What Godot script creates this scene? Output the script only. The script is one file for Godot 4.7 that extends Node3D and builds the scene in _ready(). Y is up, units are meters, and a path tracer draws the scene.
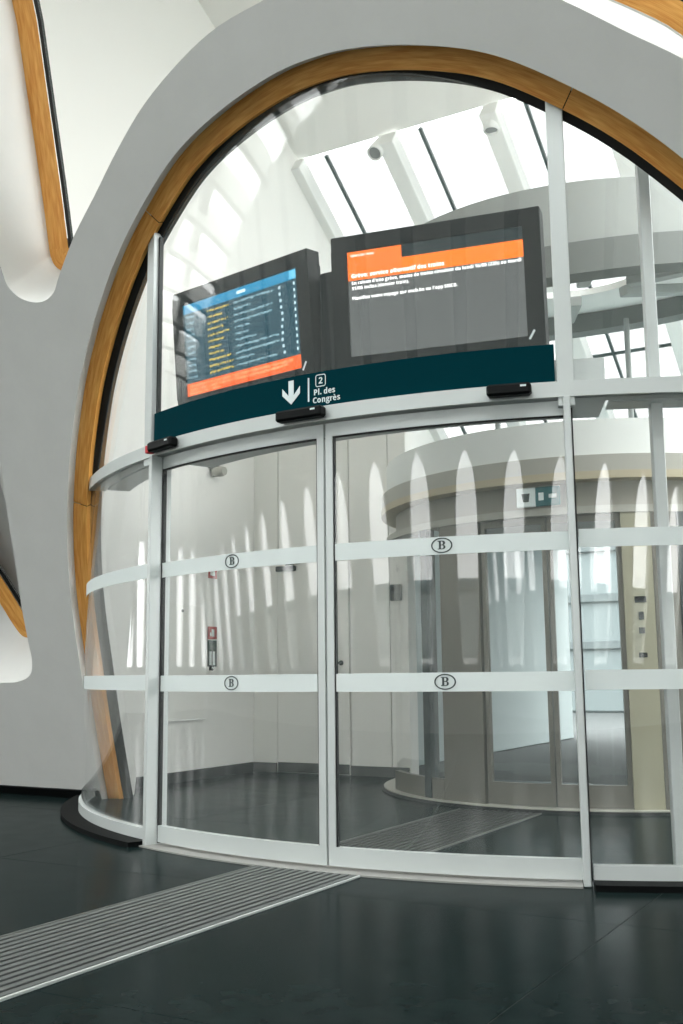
extends Node3D
# Axes: x runs along the hall's arched wall, y is up, z comes out of the wall into the hall; the origin is the centre of the curved glass bay on the floor.

const LEAN := 0.431096          # the arched wall leans forward by atan(0.46)
const WALL_FOOT := 1.99
const BAY_R := 4.04
var M := {}
var used := {}
var wall_frame := Transform3D(Basis(Vector3.RIGHT, LEAN), Vector3(0, 0, WALL_FOOT))
var drum_at := Vector3(0.1, 0, -0.6)


# ---------------------------------------------------------------- mesh helpers
class MB:
	var v := PackedVector3Array()
	var n := PackedVector3Array()
	var t := PackedVector2Array()

	func tri(a: Vector3, b: Vector3, c: Vector3, na: Vector3, nb: Vector3, nc: Vector3, ua := Vector2.ZERO, ub := Vector2.ZERO, uc := Vector2.ZERO) -> void:
		var k := (b - a).cross(c - a)
		if k.length_squared() < 1e-16:
			return
		if k.dot(na + nb + nc) > 0.0:
			v.append_array([a, c, b]); n.append_array([na, nc, nb]); t.append_array([ua, uc, ub])
		else:
			v.append_array([a, b, c]); n.append_array([na, nb, nc]); t.append_array([ua, ub, uc])

	func quad(a: Vector3, b: Vector3, c: Vector3, d: Vector3, out: Vector3) -> void:
		var k := (b - a).cross(c - a)
		if k.length_squared() < 1e-16:
			k = (c - a).cross(d - a)
		k = k.normalized()
		if k.dot(out) < 0.0:
			k = -k
		tri(a, b, c, k, k, k, Vector2(0, 0), Vector2(1, 0), Vector2(1, 1))
		tri(a, c, d, k, k, k, Vector2(0, 0), Vector2(1, 1), Vector2(0, 1))

	func smooth(a: Vector3, b: Vector3, c: Vector3, d: Vector3, na: Vector3, nb: Vector3, nc: Vector3, nd: Vector3, ua := Vector2.ZERO, ub := Vector2.ZERO, uc := Vector2.ZERO, ud := Vector2.ZERO) -> void:
		tri(a, b, c, na, nb, nc, ua, ub, uc)
		tri(a, c, d, na, nc, nd, ua, uc, ud)

	func box(at: Vector3, size: Vector3, bevel := 0.0, basis := Basis.IDENTITY) -> void:
		var h := size * 0.5
		var b := minf(bevel, minf(h.x, minf(h.y, h.z)) * 0.9)
		for i in 3:
			var j := (i + 1) % 3
			var k := (i + 2) % 3
			for s in [-1.0, 1.0]:
				var q := []
				for c in [[-1, -1], [1, -1], [1, 1], [-1, 1]]:
					var p := Vector3.ZERO
					p[i] = s * h[i]; p[j] = c[0] * (h[j] - b); p[k] = c[1] * (h[k] - b)
					q.append(at + basis * p)
				var o := Vector3.ZERO
				o[i] = s
				quad(q[0], q[1], q[2], q[3], basis * o)
				if b > 0.0:
					for s2 in [-1.0, 1.0]:
						var e := []
						for z in [-1.0, 1.0]:
							var p1 := Vector3.ZERO
							p1[i] = s * h[i]; p1[j] = s2 * (h[j] - b); p1[k] = z * (h[k] - b)
							var p2 := Vector3.ZERO
							p2[i] = s * (h[i] - b); p2[j] = s2 * h[j]; p2[k] = z * (h[k] - b)
							e.append(at + basis * p1); e.append(at + basis * p2)
						var o2 := Vector3.ZERO
						o2[i] = s; o2[j] = s2
						quad(e[0], e[1], e[3], e[2], basis * o2)
		if b > 0.0:
			for sx in [-1.0, 1.0]:
				for sy in [-1.0, 1.0]:
					for sz in [-1.0, 1.0]:
						var s := Vector3(sx, sy, sz)
						var o := basis * s
						tri(at + basis * (s * Vector3(h.x, h.y - b, h.z - b)), at + basis * (s * Vector3(h.x - b, h.y, h.z - b)), at + basis * (s * Vector3(h.x - b, h.y - b, h.z)), o, o, o)

	# a straight bar from a to b, wide along side, thick along the third direction
	func bar(a: Vector3, b: Vector3, side: Vector3, wide: float, thick: float, bevel := 0.0) -> void:
		var d := (b - a).normalized()
		var s := (side - d * side.dot(d)).normalized()
		box((a + b) * 0.5, Vector3(wide, a.distance_to(b), thick), bevel, Basis(s, d, s.cross(d)))

	# a round tube or a lathed body about a line from a to b; ring = [[along 0..1, radius], ...]
	func lathe(a: Vector3, b: Vector3, ring: Array, seg := 20) -> void:
		var d := b - a
		var y := d.normalized()
		var x := y.cross(Vector3(0.31, 0.17, 0.93) if absf(y.z) < 0.8 else Vector3(0.9, 0.2, 0.1)).normalized()
		var z := x.cross(y)
		for i in ring.size() - 1:
			var l0 := a + d * float(ring[i][0])
			var l1 := a + d * float(ring[i + 1][0])
			var r0: float = ring[i][1]
			var r1: float = ring[i + 1][1]
			var up := r0 - r1
			var run := l0.distance_to(l1)
			for k in seg:
				var p := TAU * k / seg
				var q := TAU * (k + 1) / seg
				var e0 := x * cos(p) + z * sin(p)
				var e1 := x * cos(q) + z * sin(q)
				var n0 := (e0 * run + y * up).normalized()
				var n1 := (e1 * run + y * up).normalized()
				smooth(l0 + e0 * r0, l0 + e1 * r0, l1 + e1 * r1, l1 + e0 * r1, n0, n1, n1, n0)

	# a closed sheet between two radii; f(u, v) gives (angle, height)
	func arc(r0: float, r1: float, nu: int, nv: int, f: Callable) -> void:
		var g := []
		for i in nu + 1:
			var row := []
			for j in nv + 1:
				row.append(f.call(float(i) / nu, float(j) / nv))
			g.append(row)
		var at := func(r: float, q: Vector2) -> Vector3: return Vector3(r * sin(q.x), q.y, r * cos(q.x))
		var nor := func(q: Vector2) -> Vector3: return Vector3(sin(q.x), 0, cos(q.x))
		for i in nu:
			for j in nv:
				var q := [g[i][j], g[i + 1][j], g[i + 1][j + 1], g[i][j + 1]]
				for s in [[r1, 1.0], [r0, -1.0]]:
					smooth(at.call(s[0], q[0]), at.call(s[0], q[1]), at.call(s[0], q[2]), at.call(s[0], q[3]), nor.call(q[0]) * s[1], nor.call(q[1]) * s[1], nor.call(q[2]) * s[1], nor.call(q[3]) * s[1], q[0], q[1], q[2], q[3])
		for i in nu:
			quad(at.call(r0, g[i][0]), at.call(r0, g[i + 1][0]), at.call(r1, g[i + 1][0]), at.call(r1, g[i][0]), Vector3.DOWN)
			quad(at.call(r0, g[i][nv]), at.call(r0, g[i + 1][nv]), at.call(r1, g[i + 1][nv]), at.call(r1, g[i][nv]), Vector3.UP)
		for j in nv:
			var a0: Vector2 = g[0][j]
			var a1: Vector2 = g[nu][j]
			quad(at.call(r0, a0), at.call(r0, g[0][j + 1]), at.call(r1, g[0][j + 1]), at.call(r1, a0), Vector3(-cos(a0.x), 0, sin(a0.x)))
			quad(at.call(r0, a1), at.call(r0, g[nu][j + 1]), at.call(r1, g[nu][j + 1]), at.call(r1, a1), Vector3(cos(a1.x), 0, -sin(a1.x)))

	# a plain curved bar: angles in degrees
	func ring(r0: float, r1: float, h0: float, h1: float, a0: float, a1: float, step := 1.5) -> void:
		arc(r0, r1, maxi(1, int(ceil(absf(a1 - a0) / step))), 1, func(u: float, v: float) -> Vector2: return Vector2(deg_to_rad(lerpf(a0, a1, u)), lerpf(h0, h1, v)))

	# a flat outline in x-y pushed from z0 to z1
	func prism(poly: PackedVector2Array, z0: float, z1: float) -> void:
		var idx := Geometry2D.triangulate_polygon(poly)
		for s in [[z0, -1.0], [z1, 1.0]]:
			var o := Vector3(0, 0, s[1])
			for i in range(0, idx.size(), 3):
				var a := poly[idx[i]]
				var b := poly[idx[i + 1]]
				var c := poly[idx[i + 2]]
				tri(Vector3(a.x, a.y, s[0]), Vector3(b.x, b.y, s[0]), Vector3(c.x, c.y, s[0]), o, o, o, a, b, c)
		var cw := Geometry2D.is_polygon_clockwise(poly)
		for i in poly.size():
			var a := poly[i]
			var b := poly[(i + 1) % poly.size()]
			var e := b - a
			var o := Vector3(e.y, -e.x, 0) * (-1.0 if cw else 1.0)
			quad(Vector3(a.x, a.y, z0), Vector3(b.x, b.y, z0), Vector3(b.x, b.y, z1), Vector3(a.x, a.y, z1), o)

	func flat(poly: PackedVector2Array, z: float, up: float) -> void:
		var idx := Geometry2D.triangulate_polygon(poly)
		var o := Vector3(0, 0, up)
		for i in range(0, idx.size(), 3):
			var a := poly[idx[i]]
			var b := poly[idx[i + 1]]
			var c := poly[idx[i + 2]]
			tri(Vector3(a.x, a.y, z), Vector3(b.x, b.y, z), Vector3(c.x, c.y, z), o, o, o, a, b, c)

	# a band between two outlines of as many points; shown towards the side that "towards" lies on
	func loft(p: PackedVector2Array, pz: float, q: PackedVector2Array, qz: float, closed: bool, towards: Callable, wide := 1.0) -> void:
		var m := p.size()
		var nor := []
		for i in m:
			var i0 := (i - 1 + m) % m if closed else maxi(i - 1, 0)
			var i1 := (i + 1) % m if closed else mini(i + 1, m - 1)
			var along := Vector3(p[i1].x - p[i0].x, p[i1].y - p[i0].y, 0)
			if along.length() < 1e-6:
				along = Vector3(q[i1].x - q[i0].x, q[i1].y - q[i0].y, 0)
			var across := Vector3(q[i].x - p[i].x, q[i].y - p[i].y, qz - pz)
			var k := along.cross(across).normalized()
			var w: Vector3 = towards.call(p[i])
			nor.append(k if k.dot(w) > 0.0 else -k)
		var run := 0.0
		for i in (m if closed else m - 1):
			var j := (i + 1) % m
			var l := p[i].distance_to(p[j])
			smooth(Vector3(p[i].x, p[i].y, pz), Vector3(p[j].x, p[j].y, pz), Vector3(q[j].x, q[j].y, qz), Vector3(q[i].x, q[i].y, qz), nor[i], nor[j], nor[j], nor[i], Vector2(run, 0), Vector2(run + l, 0), Vector2(run + l, wide), Vector2(run, wide))
			run += l

	func done() -> ArrayMesh:
		var a := []
		a.resize(Mesh.ARRAY_MAX)
		a[Mesh.ARRAY_VERTEX] = v; a[Mesh.ARRAY_NORMAL] = n; a[Mesh.ARRAY_TEX_UV] = t
		var m := ArrayMesh.new()
		m.add_surface_from_arrays(Mesh.PRIMITIVE_TRIANGLES, a)
		return m


func numbered(called: String) -> String:
	var k: int = used.get(called, 0)
	used[called] = k + 1
	return called if k == 0 else "%s_%03d" % [called, k]


func put(called: String, shape, mat: Material, parent: Node = self, where := Transform3D.IDENTITY) -> MeshInstance3D:
	var o := MeshInstance3D.new()
	o.mesh = shape.done() if shape is MB else shape
	o.material_override = mat
	o.transform = where
	o.name = numbered(called) if parent == self else called
	parent.add_child(o, true)
	return o


func base(called: String, where := Transform3D.IDENTITY) -> Node3D:
	var o := Node3D.new()
	o.name = numbered(called)
	o.transform = where
	add_child(o)
	return o


func tag(o: Node, label: String, category: String, group := "") -> Node:
	o.set_meta("label", label)
	o.set_meta("category", category)
	if group:
		o.set_meta("group", group)
	return o


func setting(o: Node, label := "") -> Node:
	o.set_meta("kind", "structure")
	if label:
		o.set_meta("label", label)
	return o


func copy(o: Node3D) -> Node3D:
	var c: Node3D = o.duplicate()
	c.name = numbered(String(o.name).rstrip("_0123456789"))
	add_child(c)
	return c


# a place on a round wall: z of the node looks outwards
func on_round(r: float, deg: float, h: float) -> Transform3D:
	var a := deg_to_rad(deg)
	return Transform3D(Basis(Vector3.UP, a), Vector3(r * sin(a), h, r * cos(a)))


func words(text: String, em: float, font_name := "Droid Sans", weight := 400, depth := 0.002) -> TextMesh:
	var f := SystemFont.new()
	f.font_names = PackedStringArray([font_name])
	f.font_weight = weight
	var t := TextMesh.new()
	t.font = f
	t.text = text
	t.font_size = 32
	t.pixel_size = em / 32.0
	t.depth = depth
	t.curve_step = 1.0
	return t


# ---------------------------------------------------------------- materials
func paint(called: String, c: Color, rough: float, metal := 0.0) -> StandardMaterial3D:
	var m := StandardMaterial3D.new()
	m.resource_name = called
	m.albedo_color = c
	m.roughness = rough
	m.metallic = metal
	M[called] = m
	return m


func noise_tex(freq: float, dark: Color, light: Color, size := 512, octaves := 4, seed_no := 1, stops := []) -> NoiseTexture2D:
	var f := FastNoiseLite.new()
	f.seed = seed_no
	f.noise_type = FastNoiseLite.TYPE_SIMPLEX_SMOOTH
	f.frequency = freq
	f.fractal_octaves = octaves
	var g := Gradient.new()
	g.set_color(0, dark)
	g.set_color(1, light)
	for s in stops:
		g.add_point(s[0], s[1])
	var t := NoiseTexture2D.new()
	t.width = size
	t.height = size
	t.seamless = true
	t.noise = f
	t.color_ramp = g
	return t


func wood_image() -> ImageTexture:
	var im := Image.create(1024, 256, false, Image.FORMAT_RGB8)
	var fine := FastNoiseLite.new()
	fine.seed = 5
	fine.frequency = 1.0
	fine.fractal_octaves = 3
	var wide := FastNoiseLite.new()
	wide.seed = 8
	wide.frequency = 1.0
	wide.fractal_octaves = 2
	for y in 256:
		for x in 1024:
			var a := TAU * x / 1024.0
			var g := fine.get_noise_3d(cos(a) * 1.1, sin(a) * 1.1, y * 0.22)
			var w := wide.get_noise_3d(cos(a) * 0.7, sin(a) * 0.7, y * 0.035)
			var k := clampf(0.5 + g * 0.55 + w * 0.6, 0.0, 1.0)
			im.set_pixel(x, y, Color(0.86, 0.56, 0.235).lerp(Color(0.97, 0.74, 0.41), k))
	return ImageTexture.create_from_image(im)


func materials() -> void:
	var m := paint("concrete", Color(1, 1, 1), 0.75)
	m.albedo_texture = noise_tex(0.012, Color(0.835, 0.835, 0.822), Color(0.855, 0.855, 0.843), 512, 5, 3)
	m.uv1_triplanar = true
	m.uv1_scale = Vector3.ONE * 0.35
	paint("plaster", Color(0.945, 0.945, 0.93), 0.6)
	paint("panel_white", Color(0.935, 0.935, 0.915), 0.45)
	paint("bright_white", Color(0.93, 0.935, 0.925), 0.55)
	m = paint("wood", Color(1, 1, 1), 0.5)
	m.albedo_texture = wood_image()
	m.uv1_scale = Vector3(0.8, 1.0, 1.0)
	paint("black", Color(0.05, 0.055, 0.055), 0.6)
	paint("seal", Color(0.07, 0.09, 0.09), 0.5)
	paint("aluminium", Color(0.79, 0.81, 0.805), 0.38, 0.25)
	paint("plate", Color(0.62, 0.615, 0.60), 0.4, 0.3)
	paint("dark_frame", Color(0.20, 0.24, 0.24), 0.4)
	paint("teal_sign", Color(0.0, 0.185, 0.215), 0.65).metallic_specular = 0.1
	paint("print_white", Color(0.86, 0.9, 0.9), 0.6)
	paint("print_dark", Color(0.22, 0.26, 0.26), 0.6)
	paint("housing", Color(0.03, 0.05, 0.05), 0.5).metallic_specular = 0.2
	paint("sensor_black", Color(0.02, 0.03, 0.034), 0.45).metallic_specular = 0.3
	paint("tag_red", Color(0.80, 0.20, 0.22), 0.6)
	paint("sign_red", Color(0.62, 0.10, 0.08), 0.5)
	paint("sign_green", Color(0.05, 0.22, 0.17), 0.5)
	paint("kick_grey", Color(0.34, 0.35, 0.34), 0.45)
	paint("skirting", Color(0.10, 0.115, 0.115), 0.4)
	paint("rubber", Color(0.03, 0.038, 0.04), 0.6).metallic_specular = 0.2
	paint("mat_bar", Color(0.37, 0.385, 0.38), 0.5, 0.2)
	paint("mat_bar_shaded", Color(0.20, 0.205, 0.20), 0.6, 0.2)  # same bars, colour darkened for the shade on the inner grate
	paint("mat_groove", Color(0.10, 0.11, 0.11), 0.9)
	paint("steel_panel", Color(0.47, 0.46, 0.43), 0.4, 0.3)
	paint("fascia", Color(0.66, 0.655, 0.62), 0.5)
	paint("fascia_lip", Color(0.70, 0.66, 0.56), 0.5)
	paint("lining", Color(0.60, 0.59, 0.55), 0.55)
	paint("beige_jamb", Color(0.62, 0.61, 0.525), 0.5)
	paint("drum_grey", Color(0.60, 0.62, 0.61), 0.6)
	paint("drum_dark", Color(0.40, 0.42, 0.41), 0.6)
	paint("parapet", Color(0.88, 0.895, 0.885), 0.55)
	paint("sign_teal_light", Color(0.05, 0.36, 0.38), 0.5)
	paint("facade", Color(0.44, 0.485, 0.49), 0.7)
	paint("facade_town", Color(0.62, 0.64, 0.63), 0.8)
	paint("added_passage", Color(0.74, 0.79, 0.79), 0.6)
	paint("facade_line", Color(0.36, 0.40, 0.405), 0.7)
	paint("paving", Color(0.30, 0.32, 0.32), 0.85)
	paint("spot_lens", Color(0.45, 0.47, 0.47), 0.15)
	paint("mullion", Color(0.16, 0.25, 0.25), 0.5)
	m = paint("glass", Color(0.9, 0.96, 0.95, 0.02), 0.0)
	m.metallic_specular = 0.42
	m.transparency = BaseMaterial3D.TRANSPARENCY_ALPHA
	m = paint("side_glass", Color(0.9, 0.96, 0.95, 0.02), 0.0)
	m.transparency = BaseMaterial3D.TRANSPARENCY_ALPHA
	m = paint("dimming_glass", Color(0.5, 0.52, 0.515, 0.57), 0.05)  # skylight panes: tint added to cut the light in the upper lobby
	m.transparency = BaseMaterial3D.TRANSPARENCY_ALPHA
	m = paint("dimming_milk_glass", Color(0.55, 0.57, 0.56, 0.82), 0.1)  # added milkiness that dims the hall windows mirrored in the entrance glass
	m.transparency = BaseMaterial3D.TRANSPARENCY_ALPHA
	m = paint("frost", Color(0.88, 0.91, 0.905, 0.88), 0.6)
	m.transparency = BaseMaterial3D.TRANSPARENCY_ALPHA
	for k in 3:
		m = paint("stone_%d" % k, Color(1, 1, 1), 1.0)
		m.albedo_texture = noise_tex(0.02, Color(0.075, 0.112, 0.112), Color(0.108, 0.15, 0.148), 512, 6, 20 + k)
		m.roughness_texture = noise_tex(0.011, Color(0.18, 0.18, 0.18), Color(0.22, 0.22, 0.22), 512, 5, 40)
		m.uv1_triplanar = true
		m.uv1_scale = Vector3.ONE * (0.5 + 0.07 * k)
		m.uv1_offset = Vector3(0.3 * k, 0, 0.17 * k)
		m.metallic_specular = 0.06
	paint("joint", Color(0.30, 0.32, 0.31), 0.9)


func glow(called: String, tex: Texture2D, energy: float, c := Color.WHITE) -> StandardMaterial3D:
	var m := paint(called, Color(0.02, 0.02, 0.02), 0.25)
	m.emission_enabled = true
	m.emission = Color.BLACK if tex else c
	m.emission_texture = tex
	m.emission_energy_multiplier = energy
	return m


# ---------------------------------------------------------------- outlines on the leaning wall (x along, y up the slope)
func spline(keys: Array, per: int, closed: bool) -> PackedVector2Array:
	var out := PackedVector2Array()
	var m := keys.size()
	for i in (m if closed else m - 1):
		var p: Array = []
		for k in [-1, 0, 1, 2]:
			var j: int = (i + k + m) % m if closed else clampi(i + k, 0, m - 1)
			p.append(Vector2(keys[j][0], keys[j][1]))
		for s in per:
			out.append(p[1].cubic_interpolate(p[2], p[0], p[3], float(s) / per))
	if not closed:
		out.append(Vector2(keys[m - 1][0], keys[m - 1][1]))
	return out


# the arch from its left foot over the top to its right foot, moved outwards by d
func arch(d: float) -> PackedVector2Array:
	var half := [[0, 4.93], [0.2, 4.92], [0.46, 4.87], [0.7, 4.80], [0.93, 4.71], [1.15, 4.585], [1.46, 4.35], [1.67, 4.16], [1.85, 3.965], [2.04, 3.735], [2.24, 3.455], [2.38, 3.22], [2.53, 2.94], [2.65, 2.68], [2.76, 2.41], [2.85, 2.15], [2.92, 1.91], [2.97, 1.70], [3.02, 1.45], [3.07, 1.17], [3.13, 0.85], [3.18, 0.55], [3.24, 0.15], [3.262, 0.0], [3.285, -0.16]]
	var keys := []
	for i in range(half.size() - 1, 0, -1):
		keys.append([-half[i][0], half[i][1]])
	for k in half:
		keys.append(k)
	var c := spline(keys, 4, false)
	var out := PackedVector2Array()
	for i in c.size():
		var e := (c[mini(i + 1, c.size() - 1)] - c[maxi(i - 1, 0)]).normalized()
		out.append(c[i] + Vector2(-e.y, e.x) * d)
	return out


const UPPER_F := [[-2.80, 4.375], [-2.75, 4.205], [-2.63, 4.12], [-2.50, 4.095], [-2.38, 4.135], [-2.28, 4.245], [-2.05, 4.475], [-1.79, 4.685], [-1.51, 4.915], [-1.21, 5.125], [-0.86, 5.295], [-0.54, 5.40], [-0.15, 5.45], [0.08, 5.50], [0.20, 5.70], [0.22, 6.4], [0.20, 8.7], [-2.12, 8.7], [-2.55, 6.1], [-2.74, 5.0]]
const UPPER_G := [[-2.985, 4.50], [-2.99, 4.43], [-2.98, 4.38], [-2.94, 4.33], [-2.85, 4.29], [-2.60, 4.29], [-2.13, 4.48], [-1.87, 4.75], [-1.58, 4.98], [-1.26, 5.20], [-0.90, 5.37], [-0.57, 5.48], [-0.18, 5.53], [0.03, 5.58], [0.14, 5.76], [0.16, 6.4], [0.14, 8.6], [-2.26, 8.6], [-2.70, 6.1], [-2.89, 5.0]]
const LOWER_F := [[-3.38, 3.05], [-3.44, 2.745], [-3.56, 2.125], [-3.63, 1.785], [-3.675, 1.475], [-3.70, 1.305], [-3.77, 1.185], [-3.93, 1.125], [-4.15, 1.115], [-5.1, 1.115], [-5.35, 1.3], [-5.3, 2.2], [-5.0, 3.1], [-4.4, 3.5], [-3.7, 3.5], [-3.44, 3.35]]
const LOWER_G := [[-3.45, 3.05], [-3.51, 2.745], [-3.63, 2.125], [-3.71, 1.80], [-3.80, 1.56], [-3.90, 1.44], [-4.0, 1.38], [-4.10, 1.35], [-4.20, 1.365], [-4.27, 1.47], [-4.36, 1.70], [-4.56, 2.2], [-4.78, 2.9], [-4.4, 3.4], [-3.75, 3.4], [-3.50, 3.3]]


func mirrored(p: PackedVector2Array) -> PackedVector2Array:
	var q := PackedVector2Array()
	for v in p:
		q.append(Vector2(-v.x if v.x < -0.5 else 0.5 + (v.x + 0.5) * -0.05, v.y))
	return q


func inset(p: PackedVector2Array, d: float, slim := 0.05) -> PackedVector2Array:
	var q := PackedVector2Array()
	var m := p.size()
	var s := 1.0 if Geometry2D.is_polygon_clockwise(p) else -1.0
	for i in m:
		var e := (p[(i + 1) % m] - p[(i - 1 + m) % m]).normalized()
		q.append(p[i] + Vector2(-e.y, e.x) * -(d - slim * (1.0 - smoothstep(2.2, 2.6, absf(p[i].x)))) * s)
	return q


# ---------------------------------------------------------------- the place
func _ready() -> void:
	var cam := Camera3D.new()
	cam.name = "camera"
	var pitch := 0.1515
	var roll := -0.0105
	var turn := Basis(Vector3.UP, PI / 6.0)
	var right := Vector3.RIGHT
	var up := Vector3(0, cos(pitch), sin(pitch))
	var r := right * cos(roll) + up * sin(roll)
	var u := up * cos(roll) - right * sin(roll)
	cam.transform = Transform3D(turn * Basis(r, u, r.cross(u)), Vector3(3.005, 1.02, 9.047))
	cam.fov = rad_to_deg(2.0 * atan(512.0 / 1064.77))
	cam.near = 0.05
	cam.far = 200.0
	add_child(cam)
	cam.current = true

	var e := Environment.new()
	e.background_mode = Environment.BG_SKY
	var sky := ProceduralSkyMaterial.new()
	sky.sky_top_color = Color(0.925, 0.94, 0.935)
	sky.sky_horizon_color = Color(0.94, 0.945, 0.935)
	sky.ground_bottom_color = Color(0.35, 0.36, 0.36)
	sky.ground_horizon_color = Color(0.5, 0.51, 0.51)
	sky.sky_energy_multiplier = 1.0
	e.sky = Sky.new()
	e.sky.sky_material = sky
	e.tonemap_mode = Environment.TONE_MAPPER_LINEAR
	e.tonemap_exposure = 8.3
	e.sdfgi_enabled = true
	e.ssao_enabled = true
	e.ssil_enabled = true
	var we := WorldEnvironment.new()
	we.name = "environment"
	we.environment = e
	add_child(we)

	materials()
	build_floor()
	build_front_wall()
	build_hall()
	build_airlock()
	build_outside()
	build_entrance()
	build_sign()
	build_displays()
	build_mats()
	build_drum()
	build_canopy()
	build_wall_things()


func build_floor() -> void:
	var f := base("floor")
	setting(f, "dark polished stone floor of large slabs")
	var b := MB.new()
	b.box(Vector3(-6, -0.0525, 7.9), Vector3(40, 0.1, 18.8))
	put("screed", b, M.joint, f)
	var pw := 1.8
	var shapes := MB.new()
	shapes.box(Vector3(0, -0.0125, 0), Vector3(pw - 0.004, 0.025, pw - 0.004), 0.0006)
	var mesh := shapes.done()
	var rng := RandomNumberGenerator.new()
	rng.seed = 11
	for i in 22:
		for j in 10:
			var x := 1.7 - pw * 0.5 + pw * (i - 14)
			var z := 4.55 - pw * 0.5 + pw * (j - 2)
			put("tile", mesh, M["stone_%d" % rng.randi_range(0, 2)], f, Transform3D(Basis.IDENTITY, Vector3(x, 0, z)))


func build_front_wall() -> void:
	var k := arch(0.125)
	var back := arch(0.31)
	var uf := spline(UPPER_F, 4, true)
	var ug := spline(UPPER_G, 4, true)
	var lf := spline(LOWER_F, 4, true)
	var lg := spline(LOWER_G, 4, true)
	var w := MB.new()
	var top := 11.0
	for side in [-1, 1]:
		var far := -26.0 if side < 0 else 14.0
		for band in [[0.0, 1.9], [1.9, 5.0], [5.0, top]]:
			for face in [[0.075, 1.0, k], [-0.6, -1.0, back]]:
				var rect := PackedVector2Array([Vector2(minf(far, 0), band[0]), Vector2(maxf(far, 0), band[0]), Vector2(maxf(far, 0), band[1]), Vector2(minf(far, 0), band[1])])
				var hole := PackedVector2Array(face[2])
				hole.append(Vector2(hole[hole.size() - 1].x, -1.0))
				hole.append(Vector2(hole[0].x, -1.0))
				var left := [rect]
				var cutters := [hole]
				if face[1] > 0:
					cutters.append_array([uf, mirrored(uf), lf, mirrored(lf)])
				else:
					cutters.append_array([ug, mirrored(ug)])
				for c in cutters:
					var next := []
					for p in left:
						for q in Geometry2D.clip_polygons(p, c):
							next.append(q)
					left = next
				for p in left:
					w.flat(p, face[0], face[1])
	w.loft(k, 0.075, k, 0.0, false, func(p: Vector2) -> Vector3: return Vector3(-p.x, 2.0 - p.y, 0))
	w.loft(k, 0.0, back, 0.0, false, func(_p: Vector2) -> Vector3: return Vector3(0, 0, -1))
	w.quad(Vector3(-26, top, -0.6), Vector3(14, top, -0.6), Vector3(14, top, 0.075), Vector3(-26, top, 0.075), Vector3.UP)
	for s in [-1, 1]:
		var c := Vector2(-1.5 * -s, 5.6)
		w.loft(uf if s < 0 else mirrored(uf), 0.075, ug if s < 0 else mirrored(ug), -0.68, true, func(p: Vector2) -> Vector3: return Vector3(c.x - p.x, c.y - p.y, 0.3))
		var d := Vector2(-4.3 * -s, 2.3)
		w.loft(lf if s < 0 else mirrored(lf), 0.075, lg if s < 0 else mirrored(lg), -0.35, true, func(p: Vector2) -> Vector3: return Vector3(d.x - p.x, d.y - p.y, 0.3))
	setting(put("wall_front", w, M.concrete, self, wall_frame), "pale grey leaning concrete wall with a tall arch")

	# the white flared inside of the arch, seen through the glass
	var b_in := arch(-0.05)
	var b_out := arch(0.31)
	var rv := MB.new()
	rv.loft(b_in, -0.07, b_out, -0.6, false, func(p: Vector2) -> Vector3: return Vector3(-p.x, 1.0 - p.y, -0.5))
	setting(put("trim_2", rv, M.plaster, self, wall_frame), "white flared inner reveal of the arch")

	# oak ring in lengths, black joint beside it
	var tr := base("trim_1", wall_frame)
	setting(tr, "oak trim ring lining the arch")
	var w_in := arch(0.0)
	var marks := [-2.72, -1.42, 1.36, 2.72]
	var from := 0
	for q in marks.size() + 1:
		var to := w_in.size() - 1
		if q < marks.size():
			to = from
			while w_in[to].x < marks[q]:
				to += 1
		var pin := w_in.slice(from, to + 1)
		var pout := k.slice(from, to + 1)
		# a hairline joint between two lengths
		var e := pin.size() - 1
		for l in [pin, pout]:
			l[0] = l[0].lerp(l[1], 0.003 / l[0].distance_to(l[1]))
			l[e] = l[e].lerp(l[e - 1], 0.003 / l[e].distance_to(l[e - 1]))
		from = to
		var s := MB.new()
		s.loft(pout, 0.002, pin, -0.004, false, func(_p: Vector2) -> Vector3: return Vector3(0, 0, 1), 0.5)
		s.loft(pin, -0.004, pin, -0.05, false, func(p: Vector2) -> Vector3: return Vector3(-p.x, 1.0 - p.y, 0))
		put("wood_length", s, M.wood, tr)
	var seal := MB.new()
	seal.loft(w_in, -0.05, arch(-0.055), -0.06, false, func(_p: Vector2) -> Vector3: return Vector3(0, 0, 1))
	seal.loft(arch(-0.055), -0.06, arch(-0.055), -0.11, false, func(p: Vector2) -> Vector3: return Vector3(-p.x, 1.0 - p.y, 0))
	seal.loft(w_in, -0.05, arch(0.1), -0.05, false, func(_p: Vector2) -> Vector3: return Vector3(0, 0, -1))
	put("black_seal", seal, M.black, tr)

	var skirt := MB.new()
	for s in [[-26.0, -3.38], [3.38, 14.0]]:
		skirt.box(Vector3((s[0] + s[1]) * 0.5, 0.01, 0.085), Vector3(s[1] - s[0], 0.22, 0.02), 0.004)
	setting(put("baseboard_front", skirt, M.rubber, self, wall_frame), "black skirting along the foot of the leaning wall")

	# the windows either side of the arch: oak ring, black joint, infill
	var no := 2
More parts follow.
